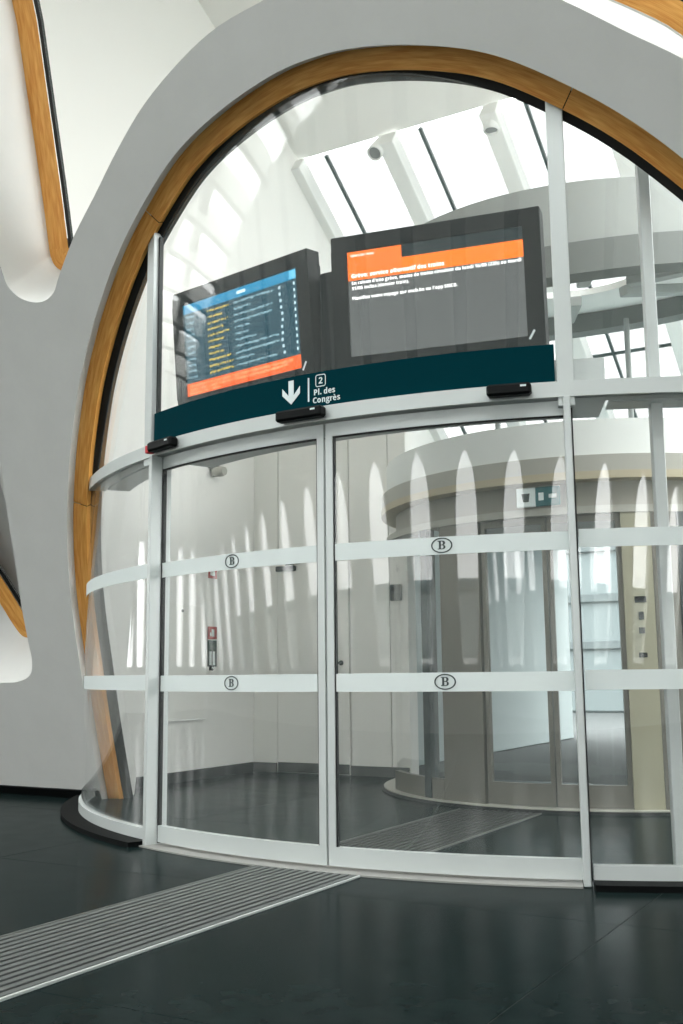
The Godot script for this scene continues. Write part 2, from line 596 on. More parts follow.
	for s in [-1, 1]:
		for which in 2:
			var g: PackedVector2Array = ug if which == 0 else lg
			if s > 0:
				g = mirrored(g)
			var win := base("window_%d" % no, wall_frame)
			setting(win, ["oak ringed window above the arch flank", "oak ringed window with a white sloping sill"][which])
			no += 1
			var z: float = [-0.68, -0.35][which]
			var g1 := inset(g, 0.185)
			var g2 := inset(g, 0.215)
			var ring := MB.new()
			ring.loft(g, z, g1, z - 0.01, true, func(_p: Vector2) -> Vector3: return Vector3(0, 0, 1), 0.5)
			put("wood_ring", ring, M.wood, win)
			var line := MB.new()
			line.loft(g1, z - 0.02, g2, z - 0.022, true, func(_p: Vector2) -> Vector3: return Vector3(0, 0, 1))
			line.loft(g2, z - 0.022, g2, z - 0.05, true, func(p: Vector2) -> Vector3: return Vector3(-p.x, 1.0 - p.y, 0))
			put("black_joint", line, M.seal, win)
			var pane := MB.new()
			pane.prism(g2, z - 0.05, z - 0.03)
			if which == 0:
				put("glass_pane", pane, M.glass, win)
			else:
				put("white_panel", pane, M.bright_white, win)


func build_hall() -> void:
	# the far side of the hall: a row of leaning ribs with tall lights between them
	var pitch := 2.2
	var half := [[0.86, 0.0], [0.80, 0.9], [0.68, 2.0], [0.62, 2.8], [0.60, 3.6], [0.64, 4.2], [0.78, 4.7], [1.1, 5.0]]
	var upper := [[1.1, 5.4], [0.95, 5.75], [0.84, 6.5], [0.80, 7.5], [0.76, 11.0]]
	var r := spline(half, 5, false)
	r.append_array(spline(upper, 5, false))
	var poly := PackedVector2Array(r)
	for i in range(r.size() - 1, -1, -1):
		poly.append(Vector2(-r[i].x, r[i].y))
	var m := MB.new()
	m.prism(poly, -0.2, 0.08)
	var rib := m.done()
	var sill := MB.new()
	sill.box(Vector3(0, 0.65, -0.1), Vector3(pitch, 1.3, 0.3), 0.02)
	var sill_mesh := sill.done()
	var pane := MB.new()
	pane.box(Vector3(0, 8.2, -0.24), Vector3(pitch - 0.02, 5.6, 0.012))  # added pane that softens the sky seen in reflections
	var pane_mesh := pane.done()
	var frame := Transform3D(Basis(Vector3.UP, PI) * Basis(Vector3.RIGHT, LEAN), Vector3(0, 0, 17.0))
	var wall := base("wall_opposite", frame)
	setting(wall, "row of leaning white ribs with tall windows")
	for i in 18:
		put("rib", rib, M.concrete, wall, Transform3D(Basis.IDENTITY, Vector3(-12.9 + pitch * i, 0, 0)))
		put("sill_wall", sill_mesh, M.concrete, wall, Transform3D(Basis.IDENTITY, Vector3(-12.9 + pitch * i + pitch * 0.5, 0, 0)))
		put("dimming_pane", pane_mesh, M.dimming_milk_glass, wall, Transform3D(Basis.IDENTITY, Vector3(-12.9 + pitch * i + pitch * 0.5, 0, 0)))
	var end := base("wall_far", Transform3D(Basis(Vector3.UP, PI / 2.0), Vector3(-26.0, 0, 9.5)))
	setting(end, "far end wall of the hall with tall windows")
	for i in 8:
		put("rib", rib, M.concrete, end, Transform3D(Basis.IDENTITY, Vector3(-7.7 + pitch * i, 0, 0)))
		put("sill_wall", sill_mesh, M.concrete, end, Transform3D(Basis.IDENTITY, Vector3(-7.7 + pitch * i, 0, 0)))
		put("dimming_pane", pane_mesh, M.dimming_milk_glass, end, Transform3D(Basis.IDENTITY, Vector3(-7.7 + pitch * i, 0, 0)))
	var near := MB.new()
	near.box(Vector3(14.1, 5.0, 9.5), Vector3(0.2, 10.0, 16.0))
	setting(put("wall_end", near, M.concrete), "plain white end wall of the hall")
	var roof := base("ceiling")
	setting(roof, "glazed hall roof carried by white beams")
	var beam := MB.new()
	beam.box(Vector3.ZERO, Vector3(0.34, 0.6, 6.6), 0.03)
	var bm := beam.done()
	for i in 18:
		put("roof_beam", bm, M.concrete, roof, Transform3D(Basis.IDENTITY, Vector3(-24.5 + pitch * i, 10.1, 9.5)))
	var spine := MB.new()
	spine.box(Vector3(-6, 10.3, 9.5), Vector3(40, 0.5, 0.9), 0.05)
	put("ridge_beam", spine, M.concrete, roof)


func build_airlock() -> void:
	# side wall: its front edge follows the leaning wall
	var w := MB.new()
	var p := PackedVector2Array([Vector2(-8.2, 0), Vector2(1.6, 0), Vector2(1.6 + 0.46 * 10.0, 10.0), Vector2(-1.64, 10.0), Vector2(-1.64, 7.41), Vector2(-8.2, 3.04)])
	w.prism(p, 0.0, 0.2)
	setting(put("wall_inner_left", w, M.plaster, self, Transform3D(Basis(Vector3(0, 0, 1), Vector3.UP, Vector3(-1, 0, 0)), Vector3(-3.72, 0, 0))), "tall white side wall inside the glazed lobby")
	# the other side: glazing added out of view to brighten the lobby
	var gw := base("window_6", Transform3D(Basis.IDENTITY, Vector3(3.76, 0, 0)))
	setting(gw, "added unseen side glazing that brightens the lobby")
	for z in [-5.85, -3.9, -1.8, 0.3, 2.2]:
		var mb := MB.new()
		mb.box(Vector3(0, 2.3, z), Vector3(0.08, 4.6, 0.08), 0.005)
		put("post", mb, M.aluminium, gw)
	for h in [0.05, 2.3, 4.55]:
		var mb := MB.new()
		mb.box(Vector3(0, h, -1.82), Vector3(0.07, 0.1, 8.0), 0.005)
		put("rail", mb, M.aluminium, gw)
	for z in [-4.9, -2.85, -0.75, 1.25]:
		var mb := MB.new()
		mb.box(Vector3(0, 2.3, z), Vector3(0.012, 4.4, 1.95))
		put("glass_pane", mb, M.glass, gw)
	w = MB.new()
	w.prism(PackedVector2Array([Vector2(-8.2, 0.0), Vector2(-5.9, 0.0), Vector2(-5.9, 4.6), Vector2(1.6 + 0.46 * 4.6, 4.6), Vector2(1.6 + 0.46 * 10.0, 10.0), Vector2(-1.64, 10.0), Vector2(-1.64, 7.41), Vector2(-8.2, 3.04)]), 0.0, 0.2)
	setting(put("wall_inner_right", w, M.plaster, self, Transform3D(Basis(Vector3(0, 0, 1), Vector3.UP, Vector3(-1, 0, 0)), Vector3(3.92, 0, 0))), "white lobby wall over the added side glazing")
	# back wall, one piece either side of the glass drum
	var back := base("wall_inner_back")
	setting(back, "white panelled back wall of the glazed lobby")
	var core := MB.new()
	core.box(Vector3(-2.77, 2.15, -0.74), Vector3(1.9, 4.3, 0.14))
	core.box(Vector3(2.86, 2.15, -0.74), Vector3(1.66, 4.3, 0.14))
	put("wall_core", core, M.plaster, back)
	for c in [[-3.72, -3.40, 0.0, 4.3], [-3.395, -2.505, 2.215, 4.3], [-2.50, -2.035, 0.0, 4.3], [-2.03, -1.82, 0.0, 4.3], [2.03, 2.9, 0.0, 4.3], [2.905, 3.70, 0.0, 4.3]]:
		var pb := MB.new()
		pb.box(Vector3((c[0] + c[1]) * 0.5, (c[2] + c[3]) * 0.5, -0.66), Vector3(c[1] - c[0] - 0.006, c[3] - c[2], 0.035), 0.002)
		put("wall_panel", pb, M.panel_white, back)
	var d := base("door_1", Transform3D(Basis.IDENTITY, Vector3(-2.95, 0, -0.645)))
	setting(d, "flush white service door")
	var leaf := MB.new()
	leaf.box(Vector3(0, 1.11, 0), Vector3(0.88, 2.2, 0.04), 0.002)
	put("leaf", leaf, M.panel_white, d)
	var hd := MB.new()
	hd.lathe(Vector3(0.35, 1.14, 0.02), Vector3(0.35, 1.14, 0.07), [[0, 0.0], [0, 0.026], [0.2, 0.026], [0.25, 0.011], [1, 0.011], [1, 0.0]], 14)
	hd.bar(Vector3(0.36, 1.14, 0.07), Vector3(0.235, 1.14, 0.07), Vector3.UP, 0.02, 0.016, 0.004)
	put("handle", hd, M.dark_frame, d)
	var cl := MB.new()
	cl.box(Vector3(-0.32, 2.16, 0.045), Vector3(0.24, 0.055, 0.05), 0.006)
	cl.bar(Vector3(-0.32, 2.195, 0.05), Vector3(-0.12, 2.21, 0.06), Vector3.UP, 0.015, 0.015)
	put("door_closer", cl, M.dark_frame, d)
	var kick := MB.new()
	kick.box(Vector3(0, 0.06, 0.022), Vector3(0.87, 0.10, 0.006), 0.001)
	put("kick_plate", kick, M.kick_grey, d)
	var sk := MB.new()
	sk.box(Vector3(-3.56, 0.05, -0.635), Vector3(0.30, 0.1, 0.016), 0.002)
	sk.box(Vector3(-2.17, 0.05, -0.635), Vector3(0.66, 0.1, 0.016), 0.002)
	setting(put("baseboard_back", sk, M.kick_grey), "grey skirting of the lobby back wall")
	sk = MB.new()
	sk.box(Vector3(-3.712, 0.05, 0.45), Vector3(0.016, 0.1, 2.2), 0.002)
	setting(put("baseboard_left", sk, M.skirting), "dark skirting of the lobby side wall")
	# ceiling that rises towards the leaning wall
	var ce := MB.new()
	ce.bar(Vector3(0, 7.50, -1.64), Vector3(0, 9.05, 1.6), Vector3.RIGHT, 7.44, 0.16)
	ce.box(Vector3(0, 9.13, 3.6), Vector3(7.44, 0.16, 4.2))
	setting(put("ceiling", ce, M.plaster), "white lobby ceiling sloping down to the skylight")
	# skylight sloping down away from the hall
	var sl := base("window_1")
	setting(sl, "sloping skylight of large panes over the lobby")
	var on := func(x: float, h: float, out := 0.0) -> Vector3: return Vector3(x, h + out * 0.832, -1.64 + 1.5 * (h - 7.41) - out * 0.555)
	var xs := []
	for i in 6:
		xs.append(-3.336 + 1.296 * i)
	var edge := [-3.72] + xs + [3.72]
	var hs := [7.41, 5.27, 3.2]
	for i in edge.size() - 1:
		for j in 2:
			var pb := MB.new()
			var a: Vector3 = on.call((edge[i] + edge[i + 1]) * 0.5, hs[j])
			var b2: Vector3 = on.call((edge[i] + edge[i + 1]) * 0.5, hs[j + 1])
			pb.bar(a, b2, Vector3.RIGHT, edge[i + 1] - edge[i] - 0.03, 0.012)
			put("glass_pane", pb, M.dimming_glass, sl)
	for x in xs:
		var mb := MB.new()
		mb.bar(on.call(x, 7.41), on.call(x, 3.2), Vector3.RIGHT, 0.032, 0.05)
		put("mullion", mb, M.mullion, sl)
	var cross := MB.new()
	cross.bar(on.call(-3.7, 5.27), on.call(3.7, 5.27), Vector3.UP, 0.035, 0.05)
	put("mullion", cross, M.mullion, sl)
	for i in 6:
		var bb := MB.new()
		var x := -3.70 + 1.296 * i
		bb.bar(on.call(x, 7.45, -0.16), on.call(x, 3.2, -0.16), Vector3.RIGHT, 0.2, 0.22, 0.01)
		put("skylight_beam", bb, M.bright_white, sl)


func build_outside() -> void:
	# enclosure added behind the round doors to dim the bright view outside
	for q in [[-2.45, "left"], [2.75, "right"]]:
		var pw := MB.new()
		pw.box(Vector3(q[0], 1.5, -4.2), Vector3(0.12, 3.0, 6.6), 0.01)
		setting(put("wall_added_passage_%s" % q[1], pw, M.added_passage), "added pale side wall dimming the view behind the drum")
	var pc := MB.new()
	pc.box(Vector3(0.15, 3.06, -4.2), Vector3(5.4, 0.12, 6.6), 0.01)
	setting(put("ceiling", pc, M.added_passage), "added pale ceiling dimming the space behind the drum")
	var g := MB.new()
	g.box(Vector3(0, -0.06, -21.0), Vector3(60, 0.1, 39.0))
	setting(put("pavement", g, M.paving), "pale paved square outside")
	var b := base("building", Transform3D(Basis.IDENTITY, Vector3(-5, 0, -20)))
	tag(b, "long pale building far outside behind the glass drum", "building")
	var w := MB.new()
	w.box(Vector3(0, 2.6, 0), Vector3(34, 5.2, 4.0), 0.05)
	put("facade", w, M.facade, b)
	for h in [1.7, 2.9, 4.2]:
		var l := MB.new()
		l.box(Vector3(0, h, 2.05), Vector3(34, 0.22, 0.12), 0.02)
		put("ledge", l, M.facade_line, b)


	# a low row of houses across the street that the hall windows look out on
	var hb := base("house_block", Transform3D(Basis.IDENTITY, Vector3(-6, 0, 40.0)))
	tag(hb, "low pale row of houses across from the hall windows", "building")
	var bw := MB.new()
	bw.box(Vector3(0, 2.0, 0), Vector3(80, 4.0, 6), 0.1)
	put("walls", bw, M.facade_town, hb)
	bw = MB.new()
	bw.box(Vector3(0, 4.2, 0), Vector3(80.6, 0.4, 6.6), 0.1)
	put("eaves", bw, M.facade_line, hb)
	var st := MB.new()
	st.box(Vector3(-6, -0.08, 32.0), Vector3(90, 0.1, 29.0))
	setting(put("street", st, M.paving), "grey street outside the hall windows")


# ---------------------------------------------------------------- curved glass entrance
func seam(h: float) -> float:   # angle at which the bay meets the arch at that height
	return acos(clampf((WALL_FOOT - 0.02 + 0.46 * h) / BAY_R, -1.0, 1.0))


func stripe_pair(parent: Node, r: float, f0: Callable, f1: Callable, dh := 0.0) -> void:
	for hh in [[0.928, 1.025], [1.639, 1.732]]:
		var s := MB.new()
		s.arc(r, r + 0.0015, 14, 1, func(u: float, v: float) -> Vector2:
			var h := lerpf(hh[0], hh[1], v) + dh
			return Vector2(lerpf(f0.call(h), f1.call(h), u), h))
		put("frosted_stripe", s, M.frost, parent)


func oval_logo(parent: Node, where: Transform3D) -> void:
	var s := MB.new()
	var outer := PackedVector2Array()
	var inner := PackedVector2Array()
	for i in 40:
		var a := TAU * i / 40
		outer.append(Vector2(cos(a) * 0.058, sin(a) * 0.041))
		inner.append(Vector2(cos(a) * 0.0505, sin(a) * 0.0345))
	s.loft(outer, 0.001, inner, 0.001, true, func(_p: Vector2) -> Vector3: return Vector3(0, 0, 1))
	s.loft(outer, 0.0, outer, 0.001, true, func(p: Vector2) -> Vector3: return Vector3(p.x, p.y, 0))
	var l := put("logo", s, M.print_dark, parent, where)
	put("letter", words("B", 0.064, "Droid Serif", 700, 0.001), M.print_dark, l, Transform3D(Basis.from_scale(Vector3(1.1, 0.95, 1)), Vector3(0, 0, 0.0005)))


func build_entrance() -> void:
	var fr := base("entrance_frame")
	tag(fr, "light grey curved aluminium frame carrying the glass over the doors", "door frame")
	var lim := rad_to_deg(seam(2.46))
	var h := MB.new()
	h.arc(3.95, 4.075, 60, 1, func(u: float, v: float) -> Vector2:
		var y := lerpf(2.4245, 2.507, v)
		var s := seam(y) + 0.006
		return Vector2(lerpf(-s, s, u), y))
	put("header_beam", h, M.aluminium, fr)
	# drive box behind the header
	h = MB.new()
	h.ring(3.55, 3.94, 2.43, 2.66, -22.3, 22.3)
	put("drive_box", h, M.aluminium, fr)
	h = MB.new()
	h.ring(3.78, 3.945, 2.415, 2.43, -39.0, -22.5)
	put("soffit_plate", h, M.aluminium, fr)
	h = MB.new()
	h.ring(3.78, 3.945, 2.415, 2.43, 22.5, 39.0)
	put("soffit_plate", h, M.aluminium, fr)
	for s in [-1, 1]:
		var p := MB.new()
		var a: float = 19.3 if s > 0 else -20.0
		p.box(Vector3(0, 1.212, 0), Vector3(0.036, 2.42, 0.15), 0.004)
		put("post", p, M.aluminium, fr, on_round(4.03, a, 0.0))
		p = MB.new()
		p.box(Vector3(0, 1.215, 0), Vector3(0.010, 2.40, 0.03), 0.002)
		put("post_seal", p, M.black, fr, on_round(4.01, a + 0.33, 0.0))
		a = 19.3 if s > 0 else -21.6
		# upper post stops at the arch
		var tall: float = (BAY_R * cos(deg_to_rad(a)) - WALL_FOOT) / 0.46 - 2.507
		p = MB.new()
		p.box(Vector3(0, 2.507 + tall * 0.5, 0), Vector3(0.088, tall + 0.26, 0.07), 0.004)
		put("upper_post", p, M.aluminium, fr, on_round(4.03, a, 0.0))
		if s < 0:
			p = MB.new()
			p.box(Vector3(0, 2.507 + tall * 0.5, 0), Vector3(0.016, tall + 0.2, 0.03), 0.002)
			put("post_seal", p, M.black, fr, on_round(4.015, a + 0.75, 0.0))
	# panes over the header, cut by the arch
	for c in [[-999.0, -22.2], [-21.0, 18.7], [19.9, 999.0]]:
		var g := MB.new()
		var a0: float = maxf(c[0], -lim + 0.6)
		var a1: float = minf(c[1], lim - 0.6)
		g.arc(4.010, 4.030, 40, 10, func(u: float, v: float) -> Vector2:
			var a := deg_to_rad(lerpf(a0, a1, u))
			var t := maxf((BAY_R * cos(a) - WALL_FOOT) / 0.46, 2.515)
			return Vector2(a, lerpf(2.5075, t + 0.02, v)))
		put("glass_pane", g, M.glass, fr)

	# the two sliding leaves
	for s in [-1, 1]:
		var d := base("sliding_door")
		tag(d, "shut curved sliding glass door leaf %s" % ["below the blue timetable display", "below the orange and grey display"][0 if s < 0 else 1], "door", "sliding door leaves")
		var a0: float = 0.10 * s
		var a1: float = 19.15 if s > 0 else -19.8
		var lo := minf(a0, a1)
		var hi := maxf(a0, a1)
		var p := MB.new()
		p.ring(3.985, 4.025, 0.022, 0.119, lo, hi)
		put("bottom_rail", p, M.aluminium, d)
		p = MB.new()
		p.ring(3.985, 4.025, 2.339, 2.415, lo, hi)
		put("top_rail", p, M.aluminium, d)
		p = MB.new()
		p.ring(3.985, 4.027, 0.119, 2.339, minf(a0, a0 + 0.62 * s), maxf(a0, a0 + 0.62 * s), 0.5)
		put("stile", p, M.aluminium, d)
		p = MB.new()
		p.ring(4.0, 4.019, 0.119, 2.339, minf(a0 + 0.62 * s, a0 + 0.75 * s), maxf(a0 + 0.62 * s, a0 + 0.75 * s), 0.5)
		p.ring(4.0, 4.019, 2.331, 2.339, lo, hi)
		put("glazing_seal", p, M.black, d)
		p = MB.new()
		p.ring(4.0, 4.018, 0.119, 2.332, minf(a0 + 0.75 * s, a1), maxf(a0 + 0.75 * s, a1))
		put("glass_pane", p, M.glass, d)
		stripe_pair(d, 4.0195, func(_h: float) -> float: return deg_to_rad(minf(a0 + 0.75 * s, a1)), func(_h: float) -> float: return deg_to_rad(maxf(a0 + 0.75 * s, a1)))
		for hh in [0.9775, 1.6865]:
			oval_logo(d, on_round(4.0225, 9.7 * s, hh))
	# fixed panes to the sides
	for s in [-1, 1]:
		var d := base("glass_side_panel")
		tag(d, ["curved fixed glass pane wrapping round to the foot of the arch", "curved fixed glass pane with a white lobby post close behind it"][0 if s < 0 else 1], "glass panel", "fixed side panes of the entrance")
		var f0 := func(y: float) -> float: return -seam(y) if s < 0 else deg_to_rad(19.75)
		var f1 := func(y: float) -> float: return deg_to_rad(-20.3) if s < 0 else seam(y)
		var grid := func(y0: float, y1: float) -> Callable:
			return func(u: float, v: float) -> Vector2:
				var y := lerpf(y0, y1, v)
				return Vector2(lerpf(f0.call(y), f1.call(y), u), y)
		var p := MB.new()
		p.arc(4.02, 4.07, 36, 2, grid.call(0.03, 0.098))
		put("bottom_rail", p, M.aluminium, d)
		p = MB.new()
		p.arc(4.03, 4.05, 36, 12, grid.call(0.098, 2.4245))
		put("glass_pane", p, M.side_glass, d)
		stripe_pair(d, 4.0505, f0, f1, 0.005)
		var k := MB.new()
		k.arc(4.0, 4.20, 40, 1, func(u: float, v: float) -> Vector2: return Vector2(lerpf(f0.call(0.0), f1.call(0.0), u), lerpf(0.0, 0.03, v)))
		var kb := put("floor_kerb", k, M.rubber)
		tag(kb, "low black kerb under the fixed pane %s" % ["that wraps round to the arch foot", "with a white post behind it"][0 if s < 0 else 1], "kerb", "black kerbs of the entrance")
	var th := MB.new()
	th.ring(3.90, 4.13, 0.0, 0.008, -20.2, 19.0)
	tag(put("threshold_plate", th, M.plate), "curved light metal threshold plate under the sliding doors", "threshold")

	# presence sensors on the header
	var specs := [[-17.9, 0.27, "black door sensor with a small red tag"], [-1.5, 0.31, "black door sensor under the white arrow"], [15.25, 0.23, "black door sensor under the orange and grey display"]]
	for i in 3:
		var sp: Array = specs[i]
		var o := base("door_sensor", on_round(4.075, sp[0], 2.468))
		tag(o, sp[2], "sensor", "black sensors on the door header")
		var b := MB.new()
		b.box(Vector3(0, 0, 0.034), Vector3(sp[1], 0.062, 0.068), 0.012)
		put("case", b, M.sensor_black, o)
		b = MB.new()
		b.box(Vector3(sp[1] * 0.33, 0.012, 0.0685), Vector3(0.03, 0.010, 0.002))
		put("mark", b, M.print_white, o)
		if i == 0:
			b = MB.new()
			b.box(Vector3(-sp[1] * 0.5 - 0.02, -0.008, 0.03), Vector3(0.036, 0.05, 0.05), 0.004)
			put("red_tag", b, M.tag_red, o)


func build_sign() -> void:
	var o := base("wayfinding_sign")
	tag(o, "long dark teal curved sign with a white arrow and exit name", "sign")
	var p := MB.new()
	p.ring(4.035, 4.05, 2.507, 2.715, -20.75, 18.55, 1.0)
	put("band", p, M.teal_sign, o)
	var a := MB.new()
	a.prism(PackedVector2Array([Vector2(-0.018, 0.07), Vector2(0.018, 0.07), Vector2(0.018, -0.018), Vector2(0.062, 0.03), Vector2(0.062, -0.012), Vector2(0, -0.07), Vector2(-0.062, -0.012), Vector2(-0.062, 0.03), Vector2(-0.018, -0.018)]), 0.0, 0.002)
	put("arrow", a, M.print_white, o, on_round(4.0515, -2.93, 2.622))
	a = MB.new()
	a.box(Vector3.ZERO, Vector3(0.009, 0.138, 0.003))
	put("divider", a, M.print_white, o, on_round(4.052, -1.23, 2.620))
	var sq := PackedVector2Array()
	var sq2 := PackedVector2Array()
	for c in [[1, 1, 0.0], [-1, 1, 90.0], [-1, -1, 180.0], [1, -1, 270.0]]:
		for k in 5:
			var t := deg_to_rad(c[2] + 22.5 * k)
			sq.append(Vector2(c[0] * 0.020 + cos(t) * 0.014, c[1] * 0.022 + sin(t) * 0.014))
			sq2.append(Vector2(c[0] * 0.020 + cos(t) * 0.009, c[1] * 0.022 + sin(t) * 0.009))
	a = MB.new()
	a.loft(sq, 0.002, sq2, 0.002, true, func(_p: Vector2) -> Vector3: return Vector3(0, 0, 1))
	var nr := put("number_frame", a, M.print_white, o, on_round(4.0515, -0.08, 2.663))
	put("number", words("2", 0.052, "Droid Sans", 700), M.print_white, nr)
	put("lettering", words("Pl. des", 0.046, "Droid Sans", 700), M.print_white, o, on_round(4.052, 0.25, 2.598))
	put("lettering", words("Congrès", 0.046, "Droid Sans", 700), M.print_white, o, on_round(4.052, 0.42, 2.552))


func board_image(which: int) -> ImageTexture:
	var w := 512
	var h := 304
	var im := Image.create(w, h, false, Image.FORMAT_RGB8)
	var rng := RandomNumberGenerator.new()
	rng.seed = 4
	if which == 0:
		im.fill(Color(0.015, 0.21, 0.26))
		im.fill_rect(Rect2i(0, 0, w, 30), Color(0.0, 0.47, 0.62))
		im.fill_rect(Rect2i(252, 9, 40, 11), Color(0.75, 0.85, 0.9))
		im.fill_rect(Rect2i(480, 2, 26, 26), Color(0.35, 0.68, 0.8))
		for k in 11:
			var y := 38 + k * 20
			im.fill_rect(Rect2i(0, y + 15, w, 1), Color(0.10, 0.34, 0.40))
			dashes(im, rng, 12, y, 36, Color(0.55, 0.68, 0.72))
			dashes(im, rng, 112, y, 60 + rng.randi_range(0, 60), Color(0.80, 0.70, 0.28))
			dashes(im, rng, 236, y, rng.randi_range(50, 190), Color(0.55, 0.68, 0.72))
			im.fill_rect(Rect2i(432 + rng.randi_range(0, 6), y, 10, 10), Color(0.62, 0.72, 0.75))
			im.fill_rect(Rect2i(494, y, 7, 10), Color(0.7, 0.8, 0.82))
		im.fill_rect(Rect2i(0, 262, w, 42), Color(0.88, 0.34, 0.07))
		for y in [267, 279, 291]:
			dashes(im, rng, 14, y, [460, 440, 150][(y - 267) / 12], Color(0.95, 0.62, 0.42))
	else:
		im.fill(Color(0.29, 0.305, 0.30))
		im.fill_rect(Rect2i(0, 0, w, 60), Color(0.03, 0.10, 0.11))
		im.fill_rect(Rect2i(0, 0, 164, 84), Color(0.98, 0.42, 0.06))
		im.fill_rect(Rect2i(164, 36, w - 164, 48), Color(1.0, 0.45, 0.0))
	return ImageTexture.create_from_image(im)


func dashes(im: Image, rng: RandomNumberGenerator, x: int, y: int, long: int, c: Color) -> void:
	var at := x
	while at < x + long:
		var n := rng.randi_range(2, 5)
		im.fill_rect(Rect2i(at, y + rng.randi_range(1, 3), n, rng.randi_range(5, 8)), c)
		at += n + rng.randi_range(1, 2) + (4 if rng.randf() < 0.12 else 0)


func build_displays() -> void:
	var specs := [[-10.0, -0.25, 3.205, "black framed display showing a blue timetable board"], [10.0, -0.11, 3.195, "black framed display showing an orange and grey notice"]]
	for i in 2:
		var sp: Array = specs[i]
		var a := deg_to_rad(sp[0])
		var out := Vector3(sin(a), 0, cos(a))
		var along := Vector3(cos(a), 0, -sin(a))
		var f := Transform3D(Basis(Vector3.UP, a) * Basis(Vector3.RIGHT, deg_to_rad(5.0)), out * 3.70 + along * float(sp[1]) + Vector3(0, sp[2], 0))
		var o := base("information_display", f)
		tag(o, sp[3], "display", "information displays over the doors")
		var aw := 1.05
		var ah := 0.63
		var b := MB.new()
		var fw := aw + 0.20
		var bottom := -0.50
		var topp := ah * 0.5 + 0.10
		# frame of four bars round the screen, and a back
		b.box(Vector3(0, (topp + ah * 0.5) * 0.5, -0.05), Vector3(fw, topp - ah * 0.5, 0.12), 0.006)
		b.box(Vector3(0, (bottom - ah * 0.5) * 0.5, -0.05), Vector3(fw, -bottom - ah * 0.5, 0.12), 0.006)
		for s in [-1, 1]:
			b.box(Vector3(s * (aw * 0.5 + 0.05), 0, -0.05), Vector3(0.10, ah + 0.02, 0.12), 0.0)
		b.box(Vector3(0, 0, -0.07), Vector3(aw + 0.02, ah + 0.02, 0.08))
		put("housing", b, M.housing, o)
		var scr := MB.new()
		scr.quad(Vector3(-aw * 0.5, -ah * 0.5, 0), Vector3(aw * 0.5, -ah * 0.5, 0), Vector3(aw * 0.5, ah * 0.5, 0), Vector3(-aw * 0.5, ah * 0.5, 0), Vector3(0, 0, 1))
		scr.t = PackedVector2Array()
		for v in scr.v:
			scr.t.append(Vector2(v.x / aw + 0.5, 0.5 - v.y / ah))
		var sc := put("screen", scr, glow("screen_%d" % i, board_image(i), 0.20), o)
		var mk := MB.new()
		mk.bar(Vector3(0.535, -0.335, 0.011), Vector3(0.565, -0.285, 0.011), Vector3.RIGHT, 0.012, 0.002)
		put("maker_mark", mk, M.print_white, o)
		if i == 1:
			var white := glow("text_glow", null, 0.30, Color(0.92, 0.93, 0.92))
			var rows := [["Grève: service alternatif des trains", 0.034, 700, 0.168], ["En raison d'une grève, moins de trains circulent du lundi 16/05 (22h) au mardi", 0.0272, 600, 0.125], ["31/05 inclus (dernier train).", 0.0272, 600, 0.093], ["Planifiez votre voyage sur sncb.be ou l'app SNCB.", 0.0272, 600, 0.033]]
			for rw in rows:
				var t := words(rw[0], rw[1], "Droid Sans", rw[2], 0.001)
				t.horizontal_alignment = HORIZONTAL_ALIGNMENT_LEFT
				put("screen_text", t, white, sc, Transform3D(Basis.IDENTITY, Vector3(-aw * 0.5 + 0.02, rw[3], 0.001)))
			var hd := words("SERVICE DES TRAINS", 0.016, "Droid Sans", 400, 0.001)
			hd.horizontal_alignment = HORIZONTAL_ALIGNMENT_LEFT
			put("screen_text", hd, white, sc, Transform3D(Basis.IDENTITY, Vector3(-aw * 0.5 + 0.02, 0.29, 0.001)))
		var al := AreaLight3D.new()
		al.name = "screen_light"
		al.area_size = Vector2(aw, ah)
		al.light_color = [Color(0.35, 0.6, 0.7), Color(0.9, 0.75, 0.6)][i]
		al.light_energy = 0.012
		al.shadow_enabled = true
		al.transform = Transform3D(Basis(Vector3.UP, PI), Vector3(0, 0, 0.01))
		o.add_child(al)
	var mt := MB.new()
	mt.box(Vector3(-0.175, 3.065, 3.62), Vector3(0.12, 0.80, 0.12), 0.01)
	tag(put("display_mount", mt, M.housing), "black mounting column between the two displays", "bracket")


func build_mats() -> void:
	for m in [[4.135, 12.5, "long ribbed metal floor grate running up to the sliding doors", 0.002], [1.42, 3.86, "ribbed metal floor grate inside behind the sliding doors", 0.002]]:
		var x0 := -0.385
		var x1 := 0.245
		var o := base("floor_grate", Transform3D(Basis.IDENTITY, Vector3((x0 + x1) * 0.5, 0, (m[0] + m[1]) * 0.5)))
		tag(o, m[2], "floor grate", "floor grates")
		var long: float = m[1] - m[0]
		var b := MB.new()
		b.box(Vector3(0, 0.0015, 0), Vector3(x1 - x0, 0.003, long))
		put("tray", b, M.mat_groove, o)
		var n := 13
		var pitch := (x1 - x0) / n
		var bar := MB.new()
		bar.box(Vector3(0, 0.0065, 0), Vector3(pitch * 0.6, 0.007, long), 0.0015)
		var bm := bar.done()
		for i in n:
			put("grate_bar", bm, M.mat_bar if m[0] > 4.0 else M.mat_bar_shaded, o, Transform3D(Basis.IDENTITY, Vector3(x0 - (x0 + x1) * 0.5 + pitch * (i + 0.5), 0, 0)))
		for s in [-1, 1]:
			var e := MB.new()
			e.box(Vector3(s * ((x1 - x0) * 0.5 + 0.006), 0.005, 0), Vector3(0.012, 0.01, long), 0.001)
			put("edge_strip", e, M.aluminium if s > 0 and m[0] > 4.0 else M.kick_grey, o)


